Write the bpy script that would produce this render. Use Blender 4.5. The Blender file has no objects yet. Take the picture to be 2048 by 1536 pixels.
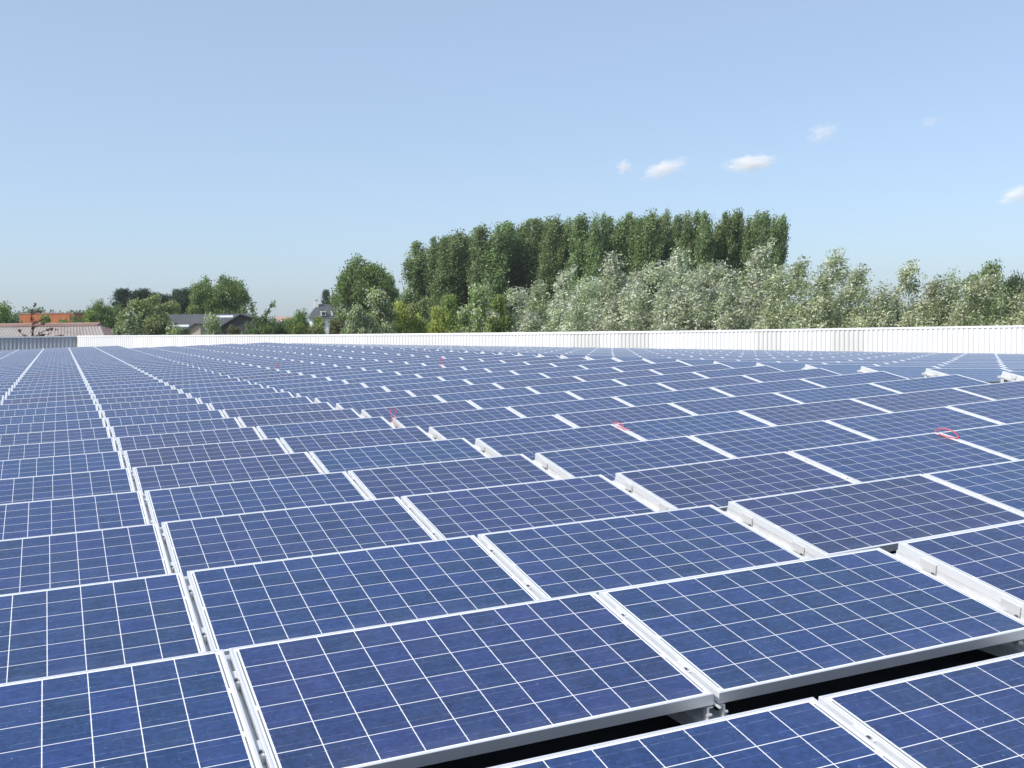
import bpy, bmesh, math, random
import numpy as np
from mathutils import Matrix, Vector
C = bpy.context.scene.collection
scene = bpy.context.scene
R_ = math.radians

# ------------------------------------------------------------------ camera
EYE = Vector((-0.5931, -3.3738, 1.4555))
RIGHT = Vector((0.92085, -0.38973, -0.01198)).normalized()
FWD = Vector((0.3886, 0.91984, -0.05371)).normalized()
RIGHT = (RIGHT - FWD * RIGHT.dot(FWD)).normalized()
DOWN = FWD.cross(RIGHT)
F_PX = 2135.34                                   # focal length in pixels of the 2048 px wide picture
cam = bpy.data.cameras.new('camera')
cam.sensor_width = 36.0
cam.lens = 36.0 * F_PX / 2048.0
cam.clip_start = 0.05
cam.clip_end = 12000
camo = bpy.data.objects.new('camera', cam)
C.objects.link(camo)
m = Matrix.Identity(4)
for i in range(3):
    m[i][0] = RIGHT[i]; m[i][1] = -DOWN[i]; m[i][2] = -FWD[i]; m[i][3] = EYE[i]
camo.matrix_world = m
scene.camera = camo

# ------------------------------------------------------------------ light
SUN_EL = R_(43)
SUN_DIR = Vector((-math.cos(SUN_EL) * 0.992, -math.cos(SUN_EL) * 0.125, math.sin(SUN_EL))).normalized()
world = bpy.data.worlds.new("World")
scene.world = world
world.use_nodes = True
nt = world.node_tree
bg = nt.nodes['Background']
sky = nt.nodes.new('ShaderNodeTexSky')
sky.sky_type = 'NISHITA'
sky.sun_disc = False
sky.sun_elevation = SUN_EL
sky.sun_rotation = math.atan2(SUN_DIR.x, SUN_DIR.y)
sky.altitude = 0
sky.air_density = 0.8
sky.dust_density = 1.6
sky.ozone_density = 3.0
veil = nt.nodes.new('ShaderNodeMix'); veil.data_type = 'RGBA'      # even pale colour mixed into the sky, a painted haze
veil.inputs[0].default_value = 0.46
veil.inputs[7].default_value = (2.68, 3.32, 4.05, 1)
nt.links.new(sky.outputs['Color'], veil.inputs[6])
nt.links.new(veil.outputs[2], bg.inputs['Color'])
bg.inputs['Strength'].default_value = 0.15
sl = bpy.data.lights.new('sun', 'SUN')
sl.energy = 3.3
sl.angle = R_(0.53)
sl.color = (1.0, 0.95, 0.87)
so = bpy.data.objects.new('sun', sl)
so.rotation_euler = (-SUN_DIR).to_track_quat('-Z', 'Y').to_euler()
C.objects.link(so)
vs = scene.view_settings
vs.view_transform = 'Standard'; vs.look = 'None'; vs.gamma = 1.0; vs.use_curve_mapping = False
vs.exposure = 0.45
scene.cycles.volume_bounces = 12
scene.cycles.max_bounces = 12

# ------------------------------------------------------------------ helpers
def tag(o, label=None, cat=None, group=None, kind=None):
    if label: o['label'] = label
    if cat: o['category'] = cat
    if group: o['group'] = group
    if kind: o['kind'] = kind
    return o

def link(name, me, parent=None):
    o = bpy.data.objects.new(name, me)
    C.objects.link(o)
    if parent is not None: o.parent = parent
    return o

def empty(name, loc=(0, 0, 0), rz=0.0):
    o = bpy.data.objects.new(name, None)
    o.empty_display_size = 0.2
    C.objects.link(o)
    o.location = loc
    o.rotation_euler = (0, 0, rz)
    return o

class MB:
    """collects geometry for ONE mesh"""
    def __init__(s):
        s.v = []; s.f = []; s.m = []
    def add(s, vs_, fs_, mi=0):
        b = len(s.v)
        s.v += [tuple(p) for p in vs_]
        for f in fs_:
            s.f.append(tuple(b + i for i in f)); s.m.append(mi)
    def box(s, x0, x1, y0, y1, z0, z1, mi=0, M=None):
        vv = [Vector((x, y, z)) for z in (z0, z1) for y in (y0, y1) for x in (x0, x1)]
        if M is not None: vv = [M @ p for p in vv]
        s.add(vv, [(0, 2, 3, 1), (4, 5, 7, 6), (0, 1, 5, 4), (2, 6, 7, 3), (0, 4, 6, 2), (1, 3, 7, 5)], mi)
    def tube(s, pts, rad, n=6, mi=0):
        pts = [Vector(p) for p in pts]
        if not hasattr(rad, '__len__'): rad = [rad] * len(pts)
        rings = []
        for i, p in enumerate(pts):
            d = (pts[min(i + 1, len(pts) - 1)] - pts[max(i - 1, 0)])
            d = d.normalized() if d.length > 1e-9 else Vector((0, 0, 1))
            a = d.cross(Vector((0.31, 0.93, 0.2))).normalized(); b = d.cross(a)
            rings.append([p + (a * math.cos(2 * math.pi * k / n) + b * math.sin(2 * math.pi * k / n)) * rad[i] for k in range(n)])
        vv = [q for r in rings for q in r]; ff = []
        for i in range(len(pts) - 1):
            for k in range(n):
                ff.append((i * n + k, i * n + (k + 1) % n, (i + 1) * n + (k + 1) % n, (i + 1) * n + k))
        ff.append(tuple(range(n - 1, -1, -1))); ff.append(tuple((len(pts) - 1) * n + k for k in range(n)))
        s.add(vv, ff, mi)
    def mesh(s, name, mats, smooth=False):
        me = bpy.data.meshes.new(name)
        me.from_pydata(s.v, [], s.f)
        if not isinstance(mats, (list, tuple)): mats = [mats]
        for q in mats: me.materials.append(q)
        if len(mats) > 1: me.polygons.foreach_set('material_index', s.m)
        if smooth: me.polygons.foreach_set('use_smooth', [True] * len(me.polygons))
        me.update()
        return me
    def build(s, name, mats, parent=None, smooth=False):
        return link(name, s.mesh(name, mats, smooth), parent)

def mat(name, col=(0.8, 0.8, 0.8), rough=0.5, metal=0.0, spec=0.5):
    mt = bpy.data.materials.new(name)
    mt.use_nodes = True
    b = mt.node_tree.nodes['Principled BSDF']
    b.inputs['Base Color'].default_value = (*col, 1)
    b.inputs['Roughness'].default_value = rough
    b.inputs['Metallic'].default_value = metal
    b.inputs['Specular IOR Level'].default_value = spec
    return mt

class NG:
    """tiny node builder"""
    def __init__(s, mt): s.t = mt.node_tree; s.n = s.t.nodes; s.l = s.t.links
    def new(s, ty, **kw):
        n = s.n.new(ty)
        for k, v in kw.items(): setattr(n, k, v)
        return n
    def set(s, sock, v):
        if isinstance(v, (int, float)): sock.default_value = v
        elif isinstance(v, tuple): sock.default_value = v if len(v) == len(sock.default_value) else (*v, 1)
        else: s.l.new(v, sock)
    def math(s, op, a, b=None, c=None, clamp=False):
        n = s.new('ShaderNodeMath', operation=op, use_clamp=clamp)
        s.set(n.inputs[0], a)
        if b is not None: s.set(n.inputs[1], b)
        if c is not None: s.set(n.inputs[2], c)
        return n.outputs[0]
    def mix(s, fac, a, b):
        n = s.new('ShaderNodeMix', data_type='RGBA')
        s.set(n.inputs[0], fac); s.set(n.inputs[6], a); s.set(n.inputs[7], b)
        return n.outputs[2]
    def noise(s, scale, detail=3, vec=None, rough=0.55):
        n = s.new('ShaderNodeTexNoise')
        n.inputs['Scale'].default_value = scale; n.inputs['Detail'].default_value = detail
        n.inputs['Roughness'].default_value = rough
        if vec is not None: s.l.new(vec, n.inputs['Vector'])
        return n.outputs['Fac']
    def ramp(s, fac, stops):
        n = s.new('ShaderNodeValToRGB')
        e = n.color_ramp.elements
        while len(e) < len(stops): e.new(0.5)
        for q, (p, c) in zip(e, stops): q.position = p; q.color = (*c, 1) if len(c) == 3 else c
        s.set(n.inputs[0], fac)
        return n.outputs[0]

def mottled(name, c0, c1, scale, rough=0.7, spec=0.3, metal=0.0, detail=4):
    mt = mat(name, c0, rough, metal, spec); g = NG(mt)
    tc = g.new('ShaderNodeTexCoord')
    f = g.noise(scale, detail, tc.outputs['Object'])
    col = g.ramp(f, [(0.3, c0), (0.7, c1)])
    g.l.new(col, g.n['Principled BSDF'].inputs['Base Color'])
    return mt

M = {}
M['alu'] = mottled('anodised aluminium', (0.74, 0.75, 0.77), (0.80, 0.81, 0.83), 6, 0.42, 0.5, 0.4)
M['rail'] = mottled('mill finish aluminium', (0.58, 0.59, 0.6), (0.7, 0.7, 0.7), 9, 0.5, 0.5, 0.4)
M['bolt'] = mat('steel bolt', (0.12, 0.12, 0.13), 0.4, 0.6)
M['deck'] = mottled('bitumen roof felt', (0.016, 0.017, 0.02), (0.03, 0.03, 0.033), 1.4, 0.9, 0.1)
M['white'] = mottled('white coated steel', (0.8, 0.8, 0.79), (0.84, 0.84, 0.83), 0.5, 0.5, 0.4)
M['offwhite'] = mottled('weathered white coated steel', (0.62, 0.63, 0.61), (0.68, 0.68, 0.66), 0.5, 0.55, 0.4)
M['white2'] = mottled('white coated steel sheet', (0.75, 0.76, 0.75), (0.80, 0.80, 0.79), 0.5, 0.5, 0.4)
M['shadesheet'] = mottled('coated steel greyed for shade', (0.5, 0.52, 0.55), (0.58, 0.6, 0.62), 0.8, 0.5, 0.4)  # grey of a wall in grazing sun, painted into the sheet colour
M['red'] = mat('red cable sheath', (0.62, 0.07, 0.10), 0.5)
M['bark'] = mottled('bark', (0.06, 0.045, 0.03), (0.12, 0.1, 0.075), 5, 0.9, 0.1)
M['ground'] = mottled('field grass', (0.05, 0.085, 0.025), (0.1, 0.115, 0.045), 0.05, 0.95, 0.05)

# ---- solar glass: cells, grid, busbars, ribbons (UV in metres on the panel)
def glass_material():
    mt = mat('solar cell glass', (0.03, 0.08, 0.3), 0.1, 0.0, 0.5); g = NG(mt)
    uv = g.new('ShaderNodeUVMap'); uv.uv_map = 'UVMap'
    sp = g.new('ShaderNodeSeparateXYZ'); g.l.new(uv.outputs[0], sp.inputs[0])
    u, v = sp.outputs[0], sp.outputs[1]
    P = 0.1585
    cu = g.math('DIVIDE', g.math('SUBTRACT', u, 0.0325), P)
    cv = g.math('DIVIDE', g.math('SUBTRACT', v, 0.0195), P)
    fu = g.math('FRACT', cu); fv = g.math('FRACT', cv)
    iu = g.math('FLOOR', cu); iv = g.math('FLOOR', cv)
    # distance from the cell centre line, 0.5 = border
    du = g.math('ABSOLUTE', g.math('SUBTRACT', fu, 0.5)); dv = g.math('ABSOLUTE', g.math('SUBTRACT', fv, 0.5))
    hw = 0.5 - 0.0018 / P
    line = g.math('MAXIMUM', g.math('GREATER_THAN', du, hw), g.math('GREATER_THAN', dv, hw))
    def outside(a, lo, hi): return g.math('MAXIMUM', g.math('LESS_THAN', a, lo), g.math('GREATER_THAN', a, hi))
    out = g.math('MAXIMUM', outside(cu, 0.0, 10.0), outside(cv, 0.0, 6.0))
    white = g.math('MAXIMUM', line, out)
    # tints: per panel, per cell, crystals
    oi = g.new('ShaderNodeObjectInfo')
    at = g.new('ShaderNodeAttribute', attribute_name='tint', attribute_type='GEOMETRY')
    rnd = g.math('FRACT', g.math('ADD', oi.outputs['Random'], at.outputs['Fac']))
    cmb = g.new('ShaderNodeCombineXYZ')
    g.l.new(iu, cmb.inputs[0]); g.l.new(iv, cmb.inputs[1]); g.set(cmb.inputs[2], g.math('MULTIPLY', rnd, 37.0))
    wn = g.new('ShaderNodeTexWhiteNoise', noise_dimensions='3D'); g.l.new(cmb.outputs[0], wn.inputs['Vector'])
    cell = wn.outputs['Value']
    off = g.new('ShaderNodeCombineXYZ')
    g.set(off.inputs[0], g.math('MULTIPLY', rnd, 91.0)); g.set(off.inputs[1], g.math('MULTIPLY', cell, 17.0))
    va = g.new('ShaderNodeVectorMath', operation='ADD'); g.l.new(uv.outputs[0], va.inputs[0]); g.l.new(off.outputs[0], va.inputs[1])
    vo = g.new('ShaderNodeTexVoronoi'); vo.inputs['Scale'].default_value = 70; g.l.new(va.outputs[0], vo.inputs['Vector'])
    sc = g.new('ShaderNodeSeparateColor'); g.l.new(vo.outputs['Color'], sc.inputs[0])
    panel = g.ramp(rnd, [(0.0, (0.024, 0.056, 0.168)), (0.6, (0.028, 0.052, 0.158)), (0.86, (0.032, 0.046, 0.141)), (1.0, (0.037, 0.042, 0.124))])
    ns = g.noise(9.0, 3, va.outputs[0])
    k = g.math('ADD', g.math('MULTIPLY', cell, 0.26), g.math('ADD', g.math('MULTIPLY', sc.outputs[0], 0.36), g.math('MULTIPLY', ns, 0.5)))
    k = g.math('ADD', k, 0.30)
    hv = g.new('ShaderNodeHueSaturation'); g.l.new(panel, hv.inputs['Color'])
    g.set(hv.inputs['Value'], k); g.set(hv.inputs['Hue'], g.math('ADD', 0.494, g.math('MULTIPLY', cell, 0.012)))
    col = hv.outputs['Color']
    # busbars: two thin tinned ribbons along each cell, broken by noise
    b1 = g.math('LESS_THAN', g.math('ABSOLUTE', g.math('SUBTRACT', dv, 0.245)), 0.0065)
    bn = g.math('MULTIPLY', b1, g.math('MULTIPLY', g.math('SUBTRACT', g.noise(26, 2, va.outputs[0]), 0.33, clamp=True), 1.25))
    col = g.mix(bn, col, (0.30, 0.36, 0.52))
    # ends of the ribbons: small bright solder dots next to the vertical gaps
    dot = g.math('MULTIPLY', b1, g.math('GREATER_THAN', du, 0.462))
    col = g.mix(g.math('MULTIPLY', dot, 0.55), col, (0.6, 0.65, 0.75))
    # a little dust near the low edge
    dust = g.math('MULTIPLY', g.math('SUBTRACT', 0.10, v, clamp=True), g.noise(9, 4, va.outputs[0]))
    col = g.mix(g.math('MULTIPLY', dust, 1.6, clamp=True), col, (0.3, 0.32, 0.36))
    # string connectors in the white side margins
    def seg(a, n):   # on while inside one of n dashes over the six cell rows
        ph = g.math('FRACT', g.math('MULTIPLY', g.math('DIVIDE', a, 6.0), float(n)))
        return g.math('LESS_THAN', g.math('ABSOLUTE', g.math('SUBTRACT', ph, 0.5)), 0.5 - 0.018 * n)
    rl = g.math('MULTIPLY', g.math('LESS_THAN', g.math('ABSOLUTE', g.math('SUBTRACT', u, 0.0235)), 0.0030), seg(cv, 2))
    rr = g.math('MULTIPLY', g.math('LESS_THAN', g.math('ABSOLUTE', g.math('SUBTRACT', u, 1.65 - 0.0235)), 0.0030), seg(cv, 3))
    ribbon = g.math('MULTIPLY', g.math('MAXIMUM', rl, rr), g.math('MULTIPLY', g.math('GREATER_THAN', cv, 0.05), g.math('LESS_THAN', cv, 5.95)))
    wcol = g.mix(ribbon, (0.80, 0.81, 0.83), (0.20, 0.21, 0.23))
    spots = g.math('GREATER_THAN', g.noise(55, 2, va.outputs[0]), 0.735)
    film = g.math('MULTIPLY', g.math('SUBTRACT', g.noise(3.1, 5, va.outputs[0], .65), 0.44, clamp=True), 0.22)
    col = g.mix(film, col, (0.26, 0.30, 0.38))
    col = g.mix(g.math('MULTIPLY', spots, 0.4), col, (0.42, 0.46, 0.52))
    fin = g.mix(white, col, wcol)
    b = g.n['Principled BSDF']
    g.l.new(fin, b.inputs['Base Color'])
    g.set(b.inputs['Roughness'], g.math('ADD', 0.14, g.math('MULTIPLY', film, 1.6)))
    b.inputs['IOR'].default_value = 1.5
    return mt
M['glass'] = glass_material()

# ------------------------------------------------------------------ the roof: three gently sloping planes
P_ROW, TH, GAP = 1.55837, 0.175998, 0.0239
PW, PH, FD = 1.65, 0.99, 0.046
W3 = Matrix(((0.9995018, 0, -0.0315606), (0, 1, -3e-5), (0.0315606, 3e-5, 0.9995018)))   # roof frame -> level world
def interp(x, xs, ys): return float(np.interp(x, xs, ys))
def dz_A(y): return interp(y, [-4, -1.5, 0, 1.5, 3, 5, 9, 17, 84], [.006, .006, .002, -.007, -.003, .003, .004, .02, .16])
def dz_B(y): return interp(y, [-4, 0, 1.5, 3, 8, 20, 60], [.01, .009, -.004, 0, -.02, -.028, -.05])
def dz_C(y): return interp(y, [-4, 7, 9, 15, 60], [.02, .02, .01, -.025, -.09])
SX, SZ, SA = 0.13277, 0.0026, 0.016017
GC, ZC, SC, DYC = 0.80, -0.045, -0.0716, -0.10
OB = Vector((2 * PW + GAP + SX, 0, SZ))
def rotY(a): return Matrix(((math.cos(a), 0, -math.sin(a)), (0, 1, 0), (math.sin(a), 0, math.cos(a))))   # +a lifts +x
RA, RB, RC = Matrix.Identity(3), rotY(SA), rotY(SA + SC)
B_LEN = 5 * PW + 4 * GAP
OC = OB + RB @ Vector((B_LEN + GC, DYC, ZC))
RX = Matrix(((1, 0, 0), (0, math.cos(TH), -math.sin(TH)), (0, math.sin(TH), math.cos(TH))))
def section(c):
    if c < 2: return 'A', Vector((0, 0, 0)), RA, c * (PW + GAP), dz_A
    if c < 7: return 'B', OB, RB, (c - 2) * (PW + GAP), dz_B
    return 'C', OC, RC, (c - 7) * (PW + GAP), dz_C
def roof_matrix(c, r, dx=0.0, tilt=True):
    """4x4 of the panel standing in column c, row r (origin: low left corner of its top face)"""
    s, o, Rm, x, dz = section(c)
    y = r * P_ROW
    p = o + Rm @ Vector((x + dx, y, 0)) + Vector((0, 0, dz(y)))
    rot = W3 @ Rm @ (RX if tilt else Matrix.Identity(3))
    m = rot.to_4x4(); p = W3 @ p
    m.translation = p
    return m
def project(p):
    d = Vector(p) - EYE
    z = d.dot(FWD)
    return 1024 + F_PX * d.dot(RIGHT) / z, 768 + F_PX * d.dot(DOWN) / z, z

# parapet lines (world XY)
WL0, WL1 = Vector((0.62, 83.6)), Vector((41.0, 28.7))
WD = (WL1 - WL0).normalized()
WLEN = (WL1 - WL0).length
def wall_x(y):              # x of the slanting parapet at a given y
    t = (y - WL0.y) / WD.y
    return WL0.x + WD.x * t

# deck as one sheet that follows the three planes
def deck_pt(key, x, y):
    s, o, Rm, dz = {'A': ('A', Vector((0, 0, 0)), RA, dz_A), 'B': ('B', OB, RB, dz_B), 'C': ('C', OC, RC, dz_C)}[key]
    return W3 @ (o + Rm @ Vector((x, y, -0.165)) + Vector((0, 0, dz(y))))
ware = empty('warehouse', (0, 40, -9))
tag(ware, 'long warehouse whose dark roof carries the panel rows, edged by a ribbed parapet', 'warehouse')
def wchild(o): o.parent = ware; o.matrix_parent_inverse = Matrix.Translation((0, -40, 9)); return o
mb = MB()
ys = [-9, -4, 0, 2.5, 5, 9, 13, 17, 22, 28, 34, 40, 46, 52, 58, 64, 70, 76, 84]
xa = [-16, -8, 0, 2 * PW + GAP + SX * .5]; xb = [-SX * .5, 4, B_LEN + GC * .45]; xc = [-GC * .55, 6, 12, 18, 24, 32]
rows = []
for y in ys:
    pts = [deck_pt('A', x, y) for x in xa] + [deck_pt('B', x, y) for x in xb] + [deck_pt('C', x, y - DYC) for x in xc]
    xm = wall_x(y) - 0.0
    out = []
    for i, p in enumerate(pts):
        if p.x <= xm or i == 0: out.append(p)
        else:
            a, b = pts[i - 1], p
            if a.x < xm: out.append(a.lerp(b, (xm - a.x) / (b.x - a.x)))
            else: out.append(out[-1] + Vector((1e-3, 0, 0)))
    rows.append(out)
n = len(rows[0])
mb.add([p for r in rows for p in r], [(j * n + i, j * n + i + 1, (j + 1) * n + i + 1, (j + 1) * n + i) for j in range(len(rows) - 1) for i in range(n - 1)])
wchild(mb.build('roof', M['deck']))

# ribbed parapet cladding with a projecting coping
def top_z(s):              # height of the parapet along the slanting wall
    return interp(s, [0, 5, 37, WLEN], [1.155, 1.15, 1.05, 1.255])
def cladding(P0, D, L, pitch, depth, zt, name, mats, which, zb=-9.0, frac=(0.12, 0.30, 0.70, 0.88)):
    """trapezoid sheet facing N (towards the roof); a plain back face closes it"""
    D = Vector(D).normalized(); N = Vector((-D.y, D.x)) if D.x * 0 + 1 else None
    N = Vector((D.y, -D.x))
    if N.dot(Vector((EYE.x, EYE.y)) - Vector(P0)) < 0: N = -N
    mb = MB(); k = 0; s = 0.0
    prof = []
    while s < L:
        for fr, dd in ((0, 0), (frac[0], 0), (frac[1], depth), (frac[2], depth), (frac[3], 0)):
            prof.append((s + fr * pitch, dd, which(s)))
        s += pitch
    prof.append((s, 0, which(s)))
    vv = []; ff = []
    for i, (t, dd, w) in enumerate(prof):
        q = Vector(P0) + D * t + N * dd
        vv += [(q.x, q.y, zb), (q.x, q.y, zt(t))]
    for i in range(len(prof) - 1):
        mb.add([vv[2 * i], vv[2 * i + 2], vv[2 * i + 3], vv[2 * i + 1]], [(0, 1, 2, 3)], prof[i][2])
    a = Vector(P0) - N * 0.12; b = Vector(P0) + D * s - N * 0.12
    mb.add([(a.x, a.y, zb), (b.x, b.y, zb), (b.x, b.y, zt(s)), (a.x, a.y, zt(0))], [(3, 2, 1, 0)], 0)
    o = wchild(mb.build(name, mats))
    return N, s
def px_to_s(px):           # where the picture column px meets the slanting wall
    r = FWD * 1.0 + RIGHT * ((px - 1024) / F_PX)
    # EYE.xy + t r = WL0 + s WD
    det = r.x * (-WD.y) - r.y * (-WD.x)
    ex, ey = WL0.x - EYE.x, WL0.y - EYE.y
    return (r.x * ey - r.y * ex) / det
WEATHER = [tuple(px_to_s(p) for p in q) for q in ((1142, 1196), (1236, 1292), (1504, 1560), (1658, 1722))]
def sheet_kind(s): return 1 if any(a <= s < b for a, b in WEATHER) else (2 if math.sin(math.floor(s / 0.888) * 12.9898) > 0.35 else 0)
N1, L1 = cladding(WL0, WD, WLEN, 0.222, 0.034, lambda s: top_z(s) - 0.09, 'white_cladding', [M['white'], M['offwhite'], M['white2']], sheet_kind)
N2, L2 = cladding((0.55, 83.9), (-1, 0), 16.0, 0.272, 0.07, lambda s: 1.06, 'shade_grey_cladding', [M['shadesheet']], lambda s: 0, frac=(0.1, 0.34, 0.66, 0.9))
mb = MB()                  # coping caps
ss = [0, 5, 20, 37, 50, WLEN]
for a, b in zip(ss[:-1], ss[1:]):
    vv = []
    for s in (a, b):
        q = WL0 + WD * s
        for off, dz in ((0.048, -0.085), (0.048, 0.0), (-0.2, 0.012), (-0.2, -0.085)):
            p = q + N1 * off
            vv.append((p.x, p.y, top_z(s) + dz))
    mb.add(vv, [(0, 4, 5, 1), (1, 5, 6, 2), (2, 6, 7, 3), (3, 7, 4, 0)])
mb.box(-15.5, 0.62, 83.9 - 0.12, 84.1, 1.055, 1.155)
wchild(mb.build('coping', M['white']))

# ------------------------------------------------------------------ solar panels
def frame_geo(mb, M4=None):
    prof = [(0.0, -FD), (0.0, -0.0012), (0.0012, 0.0), (0.0105, 0.0), (0.0110, -0.0045), (0.0026, -0.0075), (0.0026, -FD + .002), (0.024, -FD + .002), (0.024, -FD)]
    n = len(prof); vv = []
    for (sx, sy) in ((0, 0), (1, 0), (1, 1), (0, 1)):
        for i, z in prof:
            x = i if sx == 0 else PW - i; y = i if sy == 0 else PH - i
            p = Vector((x, y, z)); vv.append(M4 @ p if M4 is not None else p)
    ff = []
    for k in range(4):
        a, b = k * n, ((k + 1) % 4) * n
        for j in range(n):
            ff.append((a + j, b + j, b + (j + 1) % n, a + (j + 1) % n))
    mb.add(vv, [tuple(reversed(f)) for f in ff])
IN = 0.0105
def sheet_mesh(name, mats4, tints):
    me = bpy.data.meshes.new(name)
    vv = []; ff = []; uv = []; tt = []
    for k, m4 in enumerate(mats4):
        q = [(IN, IN), (PW - IN, IN), (PW - IN, PH - IN), (IN, PH - IN)]
        b = len(vv)
        vv += [tuple(m4 @ Vector((x, y, -0.0022))) for x, y in q]
        vv += [tuple(m4 @ Vector((x, y, -0.0075))) for x, y in q]
        ff += [(b, b + 1, b + 2, b + 3), (b + 7, b + 6, b + 5, b + 4)]
        uv += q + [(0.001, 0.001)] * 4
        tt += [tints[k]] * 2
    me.from_pydata(vv, [], ff)
    l = me.uv_layers.new(name='UVMap')
    l.data.foreach_set('uv', [c for p in uv for c in p])
    a = me.attributes.new('tint', 'FLOAT', 'FACE')
    a.data.foreach_set('value', tt)
    me.materials.append(M['glass'])
    me.update()
    return me
mbf = MB(); frame_geo(mbf)
FRAME_ME = mbf.mesh('frame', M['alu'])
SHEET_ME = sheet_mesh('cell_sheet', [Matrix.Identity(4)], [0.0])

ONES = ['', 'first', 'second', 'third', 'fourth', 'fifth', 'sixth', 'seventh', 'eighth', 'ninth', 'tenth', 'eleventh', 'twelfth', 'thirteenth',
        'fourteenth', 'fifteenth', 'sixteenth', 'seventeenth', 'eighteenth', 'nineteenth']
TENS = ['', '', 'twenty', 'thirty', 'forty', 'fifty', 'sixty']
TENTH = ['', '', 'twentieth', 'thirtieth', 'fortieth', 'fiftieth', 'sixtieth']
def ordinal(n):
    if n < 20: return ONES[n]
    return TENTH[n // 10] if n % 10 == 0 else TENS[n // 10] + '-' + ONES[n % 10]
def col_words(c):
    if c < 2: return ordinal(2 - c) + ' left of the wide gap'
    if c < 7: return ordinal(c - 1) + ' right of the wide gap'
    return ordinal(c - 6) + ' right of the ridge walkway'
def row_words(r): return ('nearest' if r < -1 else ordinal(r + 2)) + ' row from the front'

cand = []; BESIDE = []          # BESIDE: panels standing next to the photographer, just outside the picture
for r in range(-2, 53):
    for c in range(-6, 30):
        m4 = roof_matrix(c, r)
        q = [m4 @ Vector(p) for p in ((0, 0, 0), (PW, 0, 0), (PW, PH, 0), (0, PH, 0))]
        if max(p.y for p in q) > 83.2: continue
        far = max(q, key=lambda p: p.x - wall_x(p.y))
        if far.x > wall_x(far.y) - 0.35: continue
        s = [project(p) for p in q]
        if min(p[2] for p in s) < 0.3:
            if r <= 0 and -3 <= c <= 9: BESIDE.append((0.0, r, c, m4))
            continue
        xs = [p[0] for p in s]; yy = [p[1] for p in s]
        near_by = r <= 4 and -4 <= c <= 10
        if not near_by and (max(xs) < -120 or min(xs) > 2168 or min(yy) > 1640): continue
        area = 0.5 * abs(sum(s[i][0] * s[(i + 1) % 4][1] - s[(i + 1) % 4][0] * s[i][1] for i in range(4)))
        vis = max(xs) > 0 and min(xs) < 2048 and min(yy) < 1536
        cand.append((area if vis else area * 1e-4, r, c, m4))
cand.sort(key=lambda t: -t[0])
print('panels', len(cand))
have = {(r, c) for _, r, c, _ in cand}
VIS = [q for q in cand if q[0] > 0.9]; OUT = [q for q in cand if q[0] <= 0.9] + BESIDE
NEAR = VIS[:300] + [q for q in OUT if q[1] <= 4]; FARP = VIS[300:] + [q for q in OUT if q[1] > 4]
cand = cand + BESIDE
have |= {(q[1], q[2]) for q in BESIDE}
random.seed(5)
proto = None
for a, r, c, m4 in NEAR:
    if proto is None:
        t = empty('solar_panel'); fr = link('frame', FRAME_ME, t); sh = link('cell_sheet', SHEET_ME, t)
        proto = (t, fr, sh)
    else:
        t = proto[0].copy(); C.objects.link(t)
        for ch in proto[1:]:
            k = ch.copy(); C.objects.link(k); k.parent = t
    jit = Matrix.Translation((0, 0, random.uniform(-.0025, .0025))) @ Matrix.Rotation(random.uniform(-.0016, .0016), 4, 'X') @ Matrix.Rotation(random.uniform(-.0008, .0008), 4, 'Y')
    t.matrix_world = m4 @ jit
    tag(t, 'blue solar panel, %s, %s' % (row_words(r), col_words(c)), 'solar panel', 'solar panels standing in rows on the roof')
if FARP:
    t = empty('distant_solar_panels', (8, 50, 0))
    tag(t, 'mass of far solar panels packed towards the white parapet', 'solar panels', kind='stuff')
    inv = Matrix.Translation((-8, -50, 0))
    mb = MB()
    for a, r, c, m4 in FARP: frame_geo(mb, m4)
    o = mb.build('frame', M['alu'], t); o.matrix_parent_inverse = inv; o['kind'] = 'stuff'
    me = sheet_mesh('cell_sheet', [q[3] for q in FARP], [random.random() for q in FARP])
    o = link('cell_sheet', me, t); o.matrix_parent_inverse = inv; o['kind'] = 'stuff'

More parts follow.
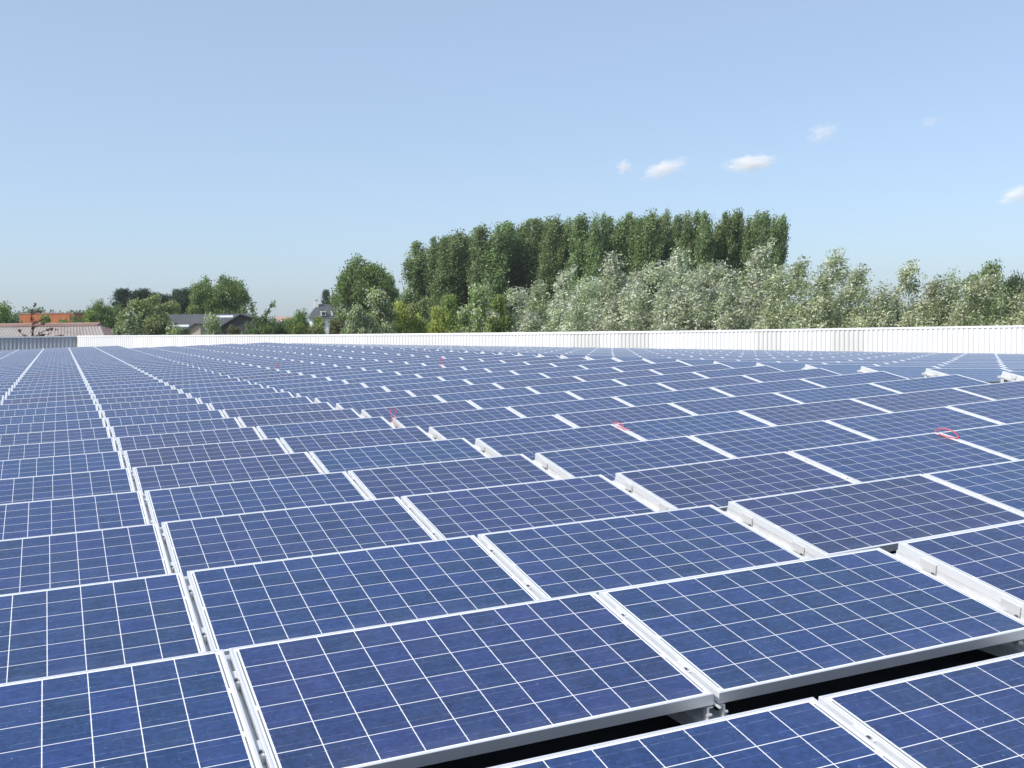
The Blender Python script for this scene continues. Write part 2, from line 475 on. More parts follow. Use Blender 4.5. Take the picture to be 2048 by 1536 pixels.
# ------------------------------------------------------------------ support frames under the panel joints (local frame as the panels, x=0 on the joint)
def support_parts(width, clampx, side):
    """list of (name, MB, materials) ; side 0 = between two panels, -1/+1 = open end of a block"""
    parts = []
    hw = width / 2
    mb = MB()                                               # sloping channel rail
    drop = 0.0 if side == 0 else 0.034
    zt, zb = -FD - 0.001 - drop, -FD - 0.042 - drop * .6
    if side: mb.box(min(-0.002 * side, -0.014 * side), max(-0.002 * side, -0.014 * side), -0.02, 1.0, zt + 0.0005, -FD - 0.0005)
    mb.box(-hw, hw, 0.05, 1.03, zt - 0.004, zt)
    mb.box(-hw, -hw + 0.004, 0.05, 1.03, zb, zt - 0.004); mb.box(hw - 0.004, hw, 0.05, 1.03, zb, zt - 0.004)
    mb.box(-0.006, 0.006, -0.03, 1.02, zt, zt + 0.003)
    parts.append(('rail', mb, M['rail']))
    Ti = Matrix.Rotation(-TH, 4, 'X')                       # upright pieces stand on the roof
    mb = MB()
    y, z = 0.955 * math.cos(TH), 0.955 * math.sin(TH)
    mb.box(-hw, -hw + 0.005, y - 0.03, y + 0.03, -0.1035, z - 0.064 - drop, M=Ti); mb.box(hw - 0.005, hw, y - 0.03, y + 0.03, -0.1035, z - 0.064 - drop, M=Ti)
    mb.box(-hw + 0.005, hw - 0.005, y + 0.024, y + 0.03, -0.1035, z - 0.074 - drop, M=Ti)
    mb.box(-hw - 0.01, hw + 0.01, y - 0.06, y + 0.06, -0.1072, -0.1025, M=Ti)
    parts.append(('rear_leg', mb, M['rail']))
    mb = MB()
    for sx in (-1, 1):
        x = sx * 0.036
        mb.box(x - 0.004, x + 0.004, 0.006, 0.034, -0.103, -0.05, M=Ti)
        mb.box(min(x, x - sx * .022), max(x, x - sx * .022), 0.006, 0.034, -0.054, -0.0495, M=Ti)
        mb.tube([Ti @ Vector((x - .011 * sx, 0.002, -0.078)), Ti @ Vector((x + .011 * sx, 0.002, -0.078))], 0.006, 6)
        mb.tube([Ti @ Vector((x, 0.02, -0.103)), Ti @ Vector((x, 0.02, -0.09))], 0.011, 6)
    mb.tube([Ti @ Vector((-0.05, -0.014, -0.096)), Ti @ Vector((0.062, -0.014, -0.096))], 0.0065, 6)
    mb.box(-0.066, 0.066, -0.03, 0.08, -0.1072, -0.1025, M=Ti)
    parts.append(('front_foot', mb, M['rail']))
    for yc in (0.25, 0.77):
        mb = MB()
        if side == 0:
            mb.box(-0.0105, 0.0105, yc - 0.05, yc + 0.05, -FD + 0.003, -0.012)
            mb.tube([(0.0, yc - 0.03, -0.012), (0.0, yc - 0.03, -0.004)], 0.007, 6, 1)
        else:
            sx = side
            zc = -FD - 0.034
            mb.box(min(0.0025 * sx, 0.026 * sx), max(0.0025 * sx, 0.026 * sx), yc - 0.055, yc + 0.055, zc, zc + 0.004)
            mb.box(min(0.0025 * sx, 0.006 * sx), max(0.0025 * sx, 0.006 * sx), yc - 0.055, yc + 0.055, zc + 0.004, -0.02)
            mb.tube([(0.016 * sx, yc - 0.045, zc + 0.004), (0.016 * sx, yc - 0.045, zc + 0.018)], 0.007, 6, 1)
            mb.tube([(0.014 * sx, yc - 0.045, zc + 0.007), (0.014 * sx, yc + 0.03, zc + 0.007)], 0.0025, 5, 1)
        parts.append(('clamp', mb, [M['rail'], M['bolt']]))
    return parts
sup = {}
for a, r, c, m4 in cand:
    if c in (2, 7):
        sup[(r, c, 'L')] = (a, roof_matrix(c, r, -0.001), -1)
    else:
        sup[(r, c, 'M')] = (a, roof_matrix(c, r, -GAP / 2), 0)
    if c in (1, 6): sup[(r, c, 'R')] = (a, roof_matrix(c, r, PW + 0.001), 1)
sl_ = sorted(sup.items(), key=lambda t: -t[1][0])
WID = {0: 0.058, -1: 0.075, 1: 0.075}
protos = {}
def support_label(r, c, k):
    side = {'L': 'left of ', 'M': 'left of ', 'R': 'right of '}[k]
    if c < 2: w = ordinal(2 - c) + ' panel left of wide gap'
    elif c < 7: w = ordinal(c - 1) + ' panel right of wide gap'
    else: w = ordinal(c - 6) + ' panel right of ridge walkway'
    return 'aluminium support, %s row from front, %s%s' % (ordinal(r + 2) if r > -2 else 'nearest', side, w)
SG = 'aluminium supports under the panel joints'
for i, ((r, c, k), (a, m4, side)) in enumerate(sl_[:300]):
    near = i < 90
    key = (side, near)
    if key not in protos:
        t = empty('panel_support') if near else None
        if near:
            kids = [mb.build(nm, ma, t) for nm, mb, ma in support_parts(WID[side], 0, side)]
        else:
            mb = MB()
            for nm, q, ma in support_parts(WID[side], 0, side):
                mb.add(q.v, [f for f in q.f]); 
                for j in range(len(q.f)): mb.m[-len(q.f) + j] = q.m[j]
            t = mb.build('panel_support', [M['rail'], M['bolt']]); kids = []
        protos[key] = (t, kids)
    else:
        src, kids = protos[key]
        t = src.copy(); C.objects.link(t)
        for ch in kids:
            q = ch.copy(); C.objects.link(q); q.parent = t
    t.matrix_world = m4
    tag(t, support_label(r, c, k), 'support', SG)
if len(sl_) > 300:
    mb = MB()
    for (r, c, k), (a, m4, side) in sl_[300:]:
        hw = WID[side] / 2
        mb.box(-hw, hw, -0.03, 1.03, -FD - 0.042, -FD - 0.001, M=m4)
        mb.box(-hw, hw, 0.92, 0.96, -FD - 0.2, -FD - 0.043, M=m4)
    o = mb.build('distant_panel_supports', M['rail'])
    tag(o, 'far aluminium supports showing as white dashes between the distant panels', 'supports', kind='stuff')

# long rails lying on the roof under every joint line
cols = sorted({c for _, _, c, _ in cand})
for c in cols:
    for k, dx in (('L', -0.0), ) + ((('R', PW),) if c in (1, 6) else ()):
        rr = [r for (r, cc) in have if cc == c]
        mb = MB()
        sec, o_, Rm, x, dz = section(c)
        pts = []
        yy = [min(rr) * P_ROW - 0.9] + [y for y in (0, 2.5, 5, 9, 17, 30, 45, 60) if min(rr) * P_ROW < y < max(rr) * P_ROW] + [max(rr) * P_ROW + 1.05]
        vv = []; w = 0.06
        for y in yy:
            for xx, zz in ((-w, -0.164), (-w, -0.1078), (w, -0.1078), (w, -0.164)):
                vv.append(W3 @ (o_ + Rm @ Vector((x + dx + xx - (GAP / 2 if (c not in (2, 7) and k == 'L') else 0), y, zz)) + Vector((0, 0, dz(y)))))
        ff = [(0, 1, 2, 3)]
        for j in range(len(yy) - 1):
            for e in range(4): ff.append((j * 4 + e, (j + 1) * 4 + e, (j + 1) * 4 + (e + 1) % 4, j * 4 + (e + 1) % 4))
        mb.add(vv, ff)
        o = mb.build('base_rail', M['rail'])
        if c < 2: w_ = ordinal(2 - c) + ' column left of the wide gap'
        elif c < 7: w_ = ordinal(c - 1) + ' column right of the wide gap'
        else: w_ = ordinal(c - 6) + ' column right of the ridge walkway'
        tag(o, 'roof rail at %s edge of %s' % ('left' if k == 'L' else 'right', w_), 'rail', 'long rails lying on the roof under the panels')

# red cable loops left over the joints
def cable(c, r, pts, label, rad=0.006):
    m4 = roof_matrix(c, r)
    pts = [Vector(p) for p in pts]
    sm = []
    for i in range(len(pts) - 1):
        p0, p1, p2, p3 = pts[max(i - 1, 0)], pts[i], pts[i + 1], pts[min(i + 2, len(pts) - 1)]
        for t in (0, .25, .5, .75):
            sm.append(0.5 * ((2 * p1) + (p2 - p0) * t + (2 * p0 - 5 * p1 + 4 * p2 - p3) * t * t + (3 * p1 - p0 - 3 * p2 + p3) * t ** 3))
    sm.append(pts[-1])
    mb = MB(); mb.tube([m4 @ p for p in sm], rad * .78, 6)
    o = mb.build('cable', M['red'], smooth=True)
    tag(o, label, 'cable', 'red cable loops left on the panel joints')
cable(2, 6, [(-0.03, 0.72, -0.06), (-0.045, 0.80, 0.02), (-0.03, 0.93, 0.11), (0.03, 1.0, 0.13), (0.06, 0.97, 0.08), (0.02, 0.95, 0.012), (-0.035, 0.9, -0.03)],
      'red cable loop standing upright in the wide gap beside a panel corner', 0.006)
cable(3, 4, [(-0.03, 0.97, 0.004), (0.0, 0.95, 0.03), (0.03, 0.85, 0.02), (-0.01, 0.78, 0.012), (-0.04, 0.86, 0.01), (-0.02, 0.72, 0.02), (0.03, 0.66, 0.008)],
      'pale red cable bundle bunched at the joint near the picture centre right', 0.006)
cable(4, 2, [(-0.03, 0.985, 0.006), (0.01, 0.99, 0.028), (0.045, 0.91, 0.04), (0.045, 0.82, 0.028), (0.01, 0.755, 0.004), (-0.05, 0.82, 0.005), (-0.055, 0.92, 0.005)],
      'bright red cable loop lying over a joint at far right of the near rows', 0.0065)
cable(3, 17, [(-0.03, 0.9, -0.03), (-0.03, 0.95, 0.10), (0.03, 0.95, 0.16), (0.06, 0.9, 0.02)], 'tiny red cable loop in the far rows, left one of two', 0.009)
cable(5, 14, [(-0.03, 0.9, -0.03), (-0.03, 0.95, 0.12), (0.03, 0.95, 0.18), (0.06, 0.9, 0.02)], 'tiny red cable loop in the far rows, right one of two', 0.009)

exec_marker = 'setting'
# ------------------------------------------------------------------ the surroundings
GZ = -9.0
mb = MB()
mb.add([(-1500, -1000, GZ), (1500, -1000, GZ), (1500, 1500, GZ), (-1500, 1500, GZ)], [(0, 1, 2, 3)])
tag(mb.build('ground', M['ground']), kind='structure')

def at(px, depth):         # ground point seen in picture column px at a forward distance
    d = FWD + RIGHT * ((px - 1024) / F_PX)
    p = EYE + d * depth
    return Vector((p.x, p.y, GZ))
def z_at(py, px, depth):   # height of picture row py at that distance
    d = FWD + RIGHT * ((px - 1024) / F_PX) + DOWN * ((py - 768) / F_PX)
    return (EYE + d * depth).z
def mpp(depth): return depth / F_PX
VIEW_X = RIGHT.copy(); VIEW_X.z = 0; VIEW_X.normalize()
RZ_VIEW = math.atan2(VIEW_X.y, VIEW_X.x)

def leaf_mat(name, transl=0.28, rough=0.5, spec=0.25):
    mt = bpy.data.materials.new(name); mt.use_nodes = True; g = NG(mt)
    b = g.n['Principled BSDF']
    at_ = g.new('ShaderNodeAttribute', attribute_name='leafcol', attribute_type='GEOMETRY')
    oi = g.new('ShaderNodeObjectInfo')
    hv = g.new('ShaderNodeHueSaturation'); g.l.new(at_.outputs['Color'], hv.inputs['Color'])
    g.set(hv.inputs['Value'], g.math('ADD', 0.86, g.math('MULTIPLY', oi.outputs['Random'], 0.28)))
    g.set(hv.inputs['Hue'], g.math('ADD', 0.49, g.math('MULTIPLY', oi.outputs['Random'], 0.02)))
    g.l.new(hv.outputs['Color'], b.inputs['Base Color'])
    b.inputs['Roughness'].default_value = rough; b.inputs['Specular IOR Level'].default_value = spec
    tr = g.new('ShaderNodeBsdfTranslucent'); g.l.new(hv.outputs['Color'], tr.inputs['Color'])
    mx = g.new('ShaderNodeMixShader'); mx.inputs[0].default_value = transl
    g.l.new(b.outputs[0], mx.inputs[1]); g.l.new(tr.outputs[0], mx.inputs[2])
    g.l.new(mx.outputs[0], g.n['Material Output'].inputs['Surface'])
    return mt
M['leaf'] = leaf_mat('leaf', 0.38)
M['silver'] = leaf_mat('silver leaf', 0.3, 0.5, 0.3)

def leaves(name, cen, col, length, width, rng, up=0.3, bias=None, mt='leaf'):
    """one crown mesh of small rhombic leaf faces"""
    n = len(cen)
    nrm = rng.normal(size=(n, 3)); nrm[:, 2] += up
    nrm /= np.linalg.norm(nrm, axis=1, keepdims=True) + 1e-9
    tdir = rng.normal(size=(n, 3))
    if bias is not None: tdir = tdir * 0.6 + np.array(bias)
    a = tdir - nrm * (tdir * nrm).sum(1, keepdims=True); a /= np.linalg.norm(a, axis=1, keepdims=True) + 1e-9
    b = np.cross(nrm, a)
    sc = rng.uniform(0.65, 1.35, (n, 1))
    L = length * sc; Wd = width * sc
    bend = nrm * L * 0.12
    v = np.stack([cen - a * L - bend, cen + b * Wd, cen + a * L - bend, cen - b * Wd], 1).reshape(-1, 3)
    me = bpy.data.meshes.new(name)
    me.vertices.add(4 * n); me.vertices.foreach_set('co', v.ravel().astype(np.float32))
    me.loops.add(4 * n); me.loops.foreach_set('vertex_index', np.arange(4 * n, dtype=np.int32))
    me.polygons.add(n); me.polygons.foreach_set('loop_start', np.arange(0, 4 * n, 4, dtype=np.int32))
    try: me.polygons.foreach_set('loop_total', np.full(n, 4, dtype=np.int32))
    except Exception: pass
    at_ = me.attributes.new('leafcol', 'FLOAT_COLOR', 'FACE')
    at_.data.foreach_set('color', np.concatenate([col, np.ones((n, 1))], 1).ravel().astype(np.float32))
    me.materials.append(M[mt]); me.update(calc_edges=True)
    return me

def clump_leaves(cl, per, rng, cols, jitter=0.25, light=None):
    """cl: rows of (x,y,z, rx,ry,rz, leanx). Leaves sit in a thick shell of every clump."""
    cs = []; co = []
    cols = np.array(cols, float)
    for (x, y, z, rx, ry, rz, ln) in cl:
        k = max(6, int(per * rng.uniform(0.7, 1.3)))
        p = np.clip(rng.normal(size=(k, 3)) * 0.56, -1.25, 1.25) * np.array([rx, ry, rz]) * 1.08
        p[:, 0] += ln * (p[:, 2] + rz * 0.5)
        cs.append(p + np.array([x, y, z]))
        base = cols[rng.integers(0, len(cols))] * rng.uniform(0.70, 1.26)
        c = base * rng.uniform(1 - jitter, 1 + jitter, (k, 1))
        if light is not None:
            pick = rng.random(k) < light[0]
            c[pick] = np.array(light[1]) * rng.uniform(0.75, 1.2, (pick.sum(), 1))
        co.append(c)
    return np.concatenate(cs), np.clip(np.concatenate(co) * 1.5, 0.004, 0.8)

def trunk_mesh(name, h, r, rng, limbs=6, lean=0.0, spread=0.3, fork=0.35):
    mb = MB()
    pts = [(lean * (t * h) ** 1.5 * 0.1 + rng.normal() * 0.03 * h * t * .3, rng.normal() * 0.02 * h * t * .3, t * h) for t in (0, .15, .35, .55, .75, .92)]
    mb.tube(pts, [r, r * .85, r * .65, r * .45, r * .28, r * .1], 7)
    for i in range(limbs):
        t = rng.uniform(fork, 0.8); a = rng.uniform(0, 2 * math.pi)
        k = int(t * 5); p = Vector(pts[min(k, 5)]); L = h * rng.uniform(0.18, 0.34)
        q = [p, p + Vector((math.cos(a) * spread * L * .6, math.sin(a) * spread * L * .6, L * .5)), p + Vector((math.cos(a) * spread * L, math.sin(a) * spread * L, L))]
        mb.tube(q, [r * .4 * (1.1 - t), r * .25 * (1.1 - t), r * .08], 5)
    return mb.mesh(name, M['bark'])

# -- kinds (unit meshes in metres; instances are scaled)
def poplar_kind(seed):
    rng = np.random.default_rng(seed); H = 24.0
    cl = []
    bul = [rng.uniform(.72, 1.22) for _ in range(9)]
    nb = 26                                   # ascending limbs, each ending in a wind-blown plume
    for b in range(nb):
        a = rng.uniform(0, 2 * math.pi); tb = rng.uniform(.08, .80); L = H * rng.uniform(.16, .28) * (1.15 - .5 * tb)
        z0 = H * tb; R = 1.9 * min(1, .55 + tb) * rng.uniform(.6, 1.0)
        for u in np.linspace(.15, 1, 8):
            z = min(z0 + L * u, H - .4)
            r = R * min(1.0, u * 1.5) * (1.0 if z < H * .88 else max(.35, (H - z) / (H * .12)) ** .45)
            r *= float(np.interp(z, np.linspace(0, H, 9), bul))
            s = rng.uniform(.48, .78) * (1.1 - .3 * u)
            cl.append((math.cos(a) * r + 0.0028 * z * z + rng.normal() * .15, math.sin(a) * r + rng.normal() * .15, z, s, s, s * 1.25, .35))
    for i in range(46):
        t = rng.uniform(.06, .97); z = H * t; r = 1.3 * rng.uniform(0, 1) * min(1, (1 - t) * 9 + .3); a = rng.uniform(0, 6.283)
        s = rng.uniform(.5, .85)
        cl.append((math.cos(a) * r + .0028 * z * z, math.sin(a) * r, z - s * .7, s * .9, s * .9, s * 1.3, .3))
    cen, col = clump_leaves(cl, 135, rng, [(.128, .182, .068), (.148, .204, .080), (.110, .162, .060), (.166, .215, .098)], 0.28, (0.10, (.29, .34, .20)))
    return (leaves('crown', cen, col, 0.145, 0.084, rng, 0.3, (0.5, 0, .3)), trunk_mesh('trunk', 21, 0.30, rng, 8, 0.02, 0.16))
PALE = ((.30, .335, .215), (.33, .365, .245), (.255, .295, .17), (.355, .38, .275), (.205, .25, .13))
OLIVE = ((.285, .325, .185), (.315, .35, .21), (.245, .29, .15), (.335, .36, .235), (.205, .25, .12))
def willow_kind(seed, H=13.0, R=3.0, cols=PALE, light=(0.18, (.52, .545, .45))):
    rng = np.random.default_rng(seed)
    cl = []
    peaks = [(rng.uniform(-.8, .65) * R, rng.uniform(-.7, .7) * R, H * rng.uniform(.58, .86)) for _ in range(7)] + [(0.05 * R, 0, H)]
    for (px, py, ph) in peaks:
        for i in range(44 if ph < H else 80):
            t = rng.uniform(0.0, 1.0) ** .9
            h = ph * (0.10 + 0.90 * t)
            rad = ((1 - t) ** 0.62 * R * (0.56 if ph < H else .72)) + 0.16
            a = rng.uniform(0, 2 * math.pi); rr = rad * rng.uniform(.3, 1) ** .6
            s = rng.uniform(.7, 1.2) * (1.05 - 0.45 * t)
            cl.append((px + math.cos(a) * rr + 0.05 * t * t * ph, py + math.sin(a) * rr, h - .55 * s, .66 * s, .66 * s, .78 * s, 0.45))
    cen, col = clump_leaves(cl, 112, rng, cols, 0.22, light)
    return (leaves('crown', cen, col, 0.102, 0.04, rng, 0.35, (0.9, 0, .25), 'silver'), trunk_mesh('trunk', H * .9, 0.25, rng, 9, 0.03, 0.42, 0.15))
def broad_kind(seed, H=18.0, R=6.0, cols=((.105, .165, .045), (.125, .185, .055), (.09, .145, .042), (.145, .195, .065)), light=(0.08, (.26, .32, .15)), leaf=(.175, .108), low=0.14, lumps=66, per=58):
    rng = np.random.default_rng(seed)
    cl = []; Zc = H * (low + (1 - low) * .52); Rz = H * (1 - low) * .5; b0 = R * .25
    for b in range(lumps):                       # boughs over an egg-shaped crown, each a bunch of clumps, so the outline bulges and gaps stay
        d = rng.normal(size=3); d /= np.linalg.norm(d)
        if b % 4 == 0: d[2] = abs(d[2])
        q = rng.uniform(.62, .86) if b < lumps * .8 else rng.uniform(.1, .55)
        wob = rng.uniform(.86, 1.12)
        bx, by, bz = d[0] * (R - b0) * q / .8 * wob, d[1] * (R - b0) * q / .8 * wob, Zc + d[2] * (Rz - b0 * .8) * q / .84
        br = b0 * rng.uniform(.75, 1.15)
        for i in range(9):
            e = rng.normal(size=3); e /= np.linalg.norm(e); k = br * rng.uniform(.4, .95)
            s = R * rng.uniform(.125, .20)
            cl.append((bx + e[0] * k, by + e[1] * k, min(bz + e[2] * k * .75, H - s * .6), s, s, s * .7, 0.12))
    cen, col = clump_leaves(cl, per, rng, cols, 0.3, light)
    return (leaves('crown', cen, col, leaf[0] * R / 6, leaf[1] * R / 6, rng, 0.35), trunk_mesh('trunk', H * .8, H * .02, rng, 9, 0, 0.75 * R / 6, 0.25))
def pine_kind(seed, H=17.0, R=3.0, flat=False):
    rng = np.random.default_rng(seed); cl = []
    for i in range(300):
        t = rng.uniform(0, 1) ** .9; z = H * (0.22 + 0.78 * t)
        rr = R * ((1 - t) ** .75 * 0.95 + 0.09) if not flat else R * (1.0 * (1 - t ** 2.2) ** .7 + 0.10) * (0.75 + 0.45 * math.sin(z * 2.1 + seed))
        a = rng.uniform(0, 6.283); q = rr * rng.uniform(.3, 1.08) ** .7
        s = rng.uniform(.5, .9)
        cl.append((math.cos(a) * q, math.sin(a) * q, min(z, H - .2) - .10 * q, s * 1.1, s * 1.1, s * .62, 0))
    cen, col = clump_leaves(cl, 46, rng, [(.034, .062, .038), (.044, .076, .044), (.028, .050, .032)], 0.3, (0.06, (.09, .13, .08)))
    return (leaves('crown', cen, col, 0.26, 0.055, rng, 0.5), trunk_mesh('trunk', H * .97, .25, rng, 5, 0, 0.5))
def branch_tree(seed, branches, cols, leaf, light=None, dens=26, thick=0.09, fuzz=0.16):
    """sparse young tree: explicit branches (lists of points), leaves hugging the wood"""
    rng = np.random.default_rng(seed)
    mb = MB(); cl = []
    for br in branches:
        pts = [Vector(p) for p in br]
        n = len(pts)
        mb.tube(pts, [thick * (1 - .75 * i / (n - 1)) for i in range(n)], 6)
        for i in range(n - 1):
            L = (pts[i + 1] - pts[i]).length
            for k in range(max(2, int(L / .11))):
                t = rng.random(); p = pts[i].lerp(pts[i + 1], t)
                s = fuzz * rng.uniform(.6, 1.3)
                cl.append((p.x, p.y, p.z, s, s, s, .2))
    cen, col = clump_leaves(cl, dens, rng, cols, .3, light)
    return (leaves('crown', cen, col, leaf[0], leaf[1], rng, .3), mb.mesh('trunk', M['bark']))

CROWN_TOP = {}
def plant(kind, name, px, py_top, depth, label, cat, group=None, H=None, width=None, kw=None, rz=None, base=GZ, lim=0.5):
    """stand a tree at picture column px and forward distance, tall enough to reach row py_top"""
    crown, trunk = kind
    g = at(px, depth); g.z = base
    top = z_at(py_top, px, depth)
    if crown.name not in CROWN_TOP:
        zz = np.empty(len(crown.vertices) * 3, dtype=np.float32); crown.vertices.foreach_get('co', zz)
        CROWN_TOP[crown.name] = float(np.percentile(zz[2::3], 99.85))
    k = (top - base) / CROWN_TOP[crown.name]
    t = empty(name, g, RZ_VIEW + (rz or 0.0))
    kx = max(width * mpp(depth) / kw, lim * k) if width else k
    t.scale = (kx, kx, k)
    link('trunk', trunk, t); link('crown', crown, t)
    tag(t, label, cat, group)
    return t

random.seed(11)
# poplar row (tall, dark, behind everything on the right)
POP = [poplar_kind(s) for s in (1, 2, 3, 4, 5, 6, 7)]
tops = [(829, 488), (856, 492), (873, 477), (903, 468), (933, 465), (962, 457), (990, 452), (1014, 450), (1042, 443), (1072, 441), (1106, 441), (1132, 447), (1158, 436),
        (1190, 435), (1215, 440), (1240, 431), (1268, 440), (1291, 430), (1322, 429), (1350, 436), (1372, 431), (1408, 431), (1434, 438), (1452, 428), (1474, 427), (1502, 434), (1524, 430), (1543, 438)]
side = ['at the left end of', 'in']
for i, (px, py) in enumerate(tops):
    u = (px - 829) / (1543 - 829); depth = 172 - 40 * u + random.uniform(-6, 6)
    lab = ('leftmost' if i == 0 else 'rightmost' if i == len(tops) - 1 else ordinal(i + 1)) + ' tall dark poplar' + ('' if i in (0, len(tops) - 1) else ' from the left') + ' in the row behind the willows'
    plant(POP[(i * 3 + 1) % 7], 'poplar_tree', px - 9, py, depth, lab, 'tree', 'tall poplars in a row', H=24.6, width=(46 if i < len(tops) - 1 else 58) * (1 + .25 * (1 - u)) * (1.15 - .2 * u) * (1.10 + .14 * math.sin(i * 2.3)), kw=4.6, rz=random.uniform(-.45, .45))
# second, slightly lower rank that closes the row
for i, px in enumerate(range(892, 1540, 46)):
    if 1372 < px < 1398: continue
    u = (px - 829) / 714; depth = 181 - 40 * u
    py = np.interp(px, [t[0] for t in tops], [t[1] for t in tops]) + random.uniform(5, 16)
    plant(POP[(i * 2) % 7], 'poplar_tree', px - 9, py, depth, '%s poplar from the left in the rear rank, half hidden behind the front poplars' % ordinal(i + 1), 'tree', 'tall poplars in the rear rank', H=24.6, width=64, kw=4.6, rz=random.uniform(-.45, .45))

# silver willows along the parapet on the right
WIL = [willow_kind(s) for s in (21, 22, 23)] + [willow_kind(s, cols=OLIVE, light=(0.2, (.52, .54, .40))) for s in (24, 25, 26)]
wl = [(1022, 582, 86, 80), (1062, 572, 88, 74), (1118, 546, 87, 105), (1160, 562, 82, 80), (1212, 512, 84, 105), (1262, 545, 80, 84), (1300, 532, 79, 90), (1342, 506, 82, 80), (1372, 548, 76, 80), (1408, 531, 79, 82), (1446, 548, 74, 84),
      (1503, 498, 78, 98), (1542, 545, 72, 80), (1576, 527, 75, 76), (1618, 550, 71, 84), (1648, 513, 74, 78), (1697, 541, 71, 40), (1742, 581, 69, 74), (1800, 534, 70, 74), (1846, 564, 67, 70), (1886, 556, 67, 88), (1922, 566, 65, 70), (1968, 553, 65, 84), (2018, 580, 64, 84), (2062, 566, 63, 86)]
for i, (px, py, d, w) in enumerate(wl):
    lab = ('leftmost' if i == 0 else ordinal(i + 1)) + ' silvery wind-blown willow' + ('' if i == 0 else ' from the left') + ' behind the white parapet'
    plant(WIL[(i % 3) + (3 if i > 11 or i == 1 else 0)], 'willow_tree', px - 6, py, d, lab, 'tree', 'silver willows behind the parapet', H=13.2, width=w * 1.35, kw=6.2, rz=random.choice((-.5, -.2, .1, .4)), lim=.95)

G1 = ((.165, .20, .075), (.185, .22, .09), (.14, .18, .065))
BRO = [broad_kind(31), broad_kind(32), broad_kind(33)]
SLIM = dict(H=11.0, R=2.6, lumps=60, per=52, leaf=(.25, .14), low=.05)
OLV = [broad_kind(41, cols=G1, light=(.16, (.34, .38, .22)), **SLIM), broad_kind(42, cols=((.15, .21, .055), (.18, .235, .065), (.125, .18, .045)), light=(.14, (.32, .37, .17)), **SLIM)]
YEL = [broad_kind(45, cols=((.25, .29, .055), (.28, .32, .08), (.19, .25, .05)), light=(.2, (.42, .46, .2)), **SLIM)]
SIL = [broad_kind(51, cols=((.20, .26, .10), (.23, .285, .125), (.16, .22, .075)), light=(.24, (.60, .63, .48)), **SLIM), broad_kind(52, cols=((.18, .245, .09), (.21, .26, .11), (.145, .21, .065)), light=(.2, (.56, .6, .42)), **SLIM)]
DRK = [broad_kind(61, cols=((.045, .072, .036), (.055, .085, .04), (.06, .075, .046)), light=(.05, (.14, .18, .1)))]
DKS = [broad_kind(62, cols=((.055, .085, .036), (.066, .10, .042), (.08, .09, .05)), light=(.07, (.2, .24, .13)), **SLIM)]
RUS = [broad_kind(65, cols=((.14, .10, .05), (.11, .12, .05), (.085, .115, .042)), light=(.1, (.26, .22, .12)), **SLIM)]
SH, SW = 11.0, 5.6
PNB = broad_kind(75, H=17.0, R=4.0, cols=((.032, .058, .034), (.042, .072, .04), (.027, .047, .03)), light=(.05, (.08, .12, .07)), leaf=(.34, .08), low=.2)
PIN = [pine_kind(71), pine_kind(72, flat=True)]
BH, BW = 18.0, 12.4
# right end, behind the willows
plant(BRO[0], 'broadleaf_tree', 1966, 529, 125, 'round dark green tree rising behind the willows at the right end', 'tree', H=BH, width=78, kw=BW)
plant(DRK[0], 'broadleaf_tree', 2022, 553, 128, 'very dark low tree just right of the round dark tree', 'tree', H=BH, width=70, kw=BW)
plant(DRK[0], 'broadleaf_tree', 2064, 541, 128, 'very dark tree cut off by the right edge of the photo', 'tree', H=BH, width=64, kw=BW, rz=1.0)
# centre
plant(BRO[1], 'broadleaf_tree', 727, 517, 190, 'large spreading green tree right of the white house', 'tree', H=BH, width=128, kw=BW, rz=.6)
plant(BRO[2], 'broadleaf_tree', 770, 545, 205, 'smaller dark green tree leaning behind the large spreading tree', 'tree', H=BH, width=60, kw=BW)
plant(PIN[0], 'conifer_tree', 656, 580, 330, 'dark pointed conifer behind the roof of the white house', 'tree', H=17.2, width=36, kw=6.4)
plant(SIL[0], 'broadleaf_tree', 752, 581, 92, 'pale green tree with whitish leaves in front of the large spreading tree', 'tree', H=SH, width=112, kw=SW)
plant(SIL[0], 'broadleaf_tree', 718, 612, 90, 'low pale green bush left of the whitish leaved tree', 'bush', H=SH, width=70, kw=SW, rz=2.0)
plant(YEL[0], 'broadleaf_tree', 806, 606, 95, 'yellow green bush just right of the whitish leaved tree', 'bush', H=SH, width=62, kw=SW)
plant(OLV[0], 'broadleaf_tree', 842, 600, 110, 'olive green bush under the leftmost poplars', 'bush', H=SH, width=74, kw=SW)
plant(YEL[0], 'broadleaf_tree', 880, 616, 88, 'yellow green bush left of the light green tree', 'bush', H=SH, width=56, kw=SW, rz=1.3)
plant(OLV[1], 'broadleaf_tree', 902, 592, 96, 'mid green tree under the poplars left of the light green tree', 'tree', H=SH, width=70, kw=SW, rz=.4)
plant(SIL[1], 'broadleaf_tree', 958, 571, 88, 'light green tree with pale flecks left of the first willow', 'tree', H=SH, width=98, kw=SW)
plant(OLV[1], 'broadleaf_tree', 1000, 592, 84, 'bright green bushy tree squeezed between the light green tree and first willow', 'tree', H=SH, width=70, kw=SW, rz=1.9)
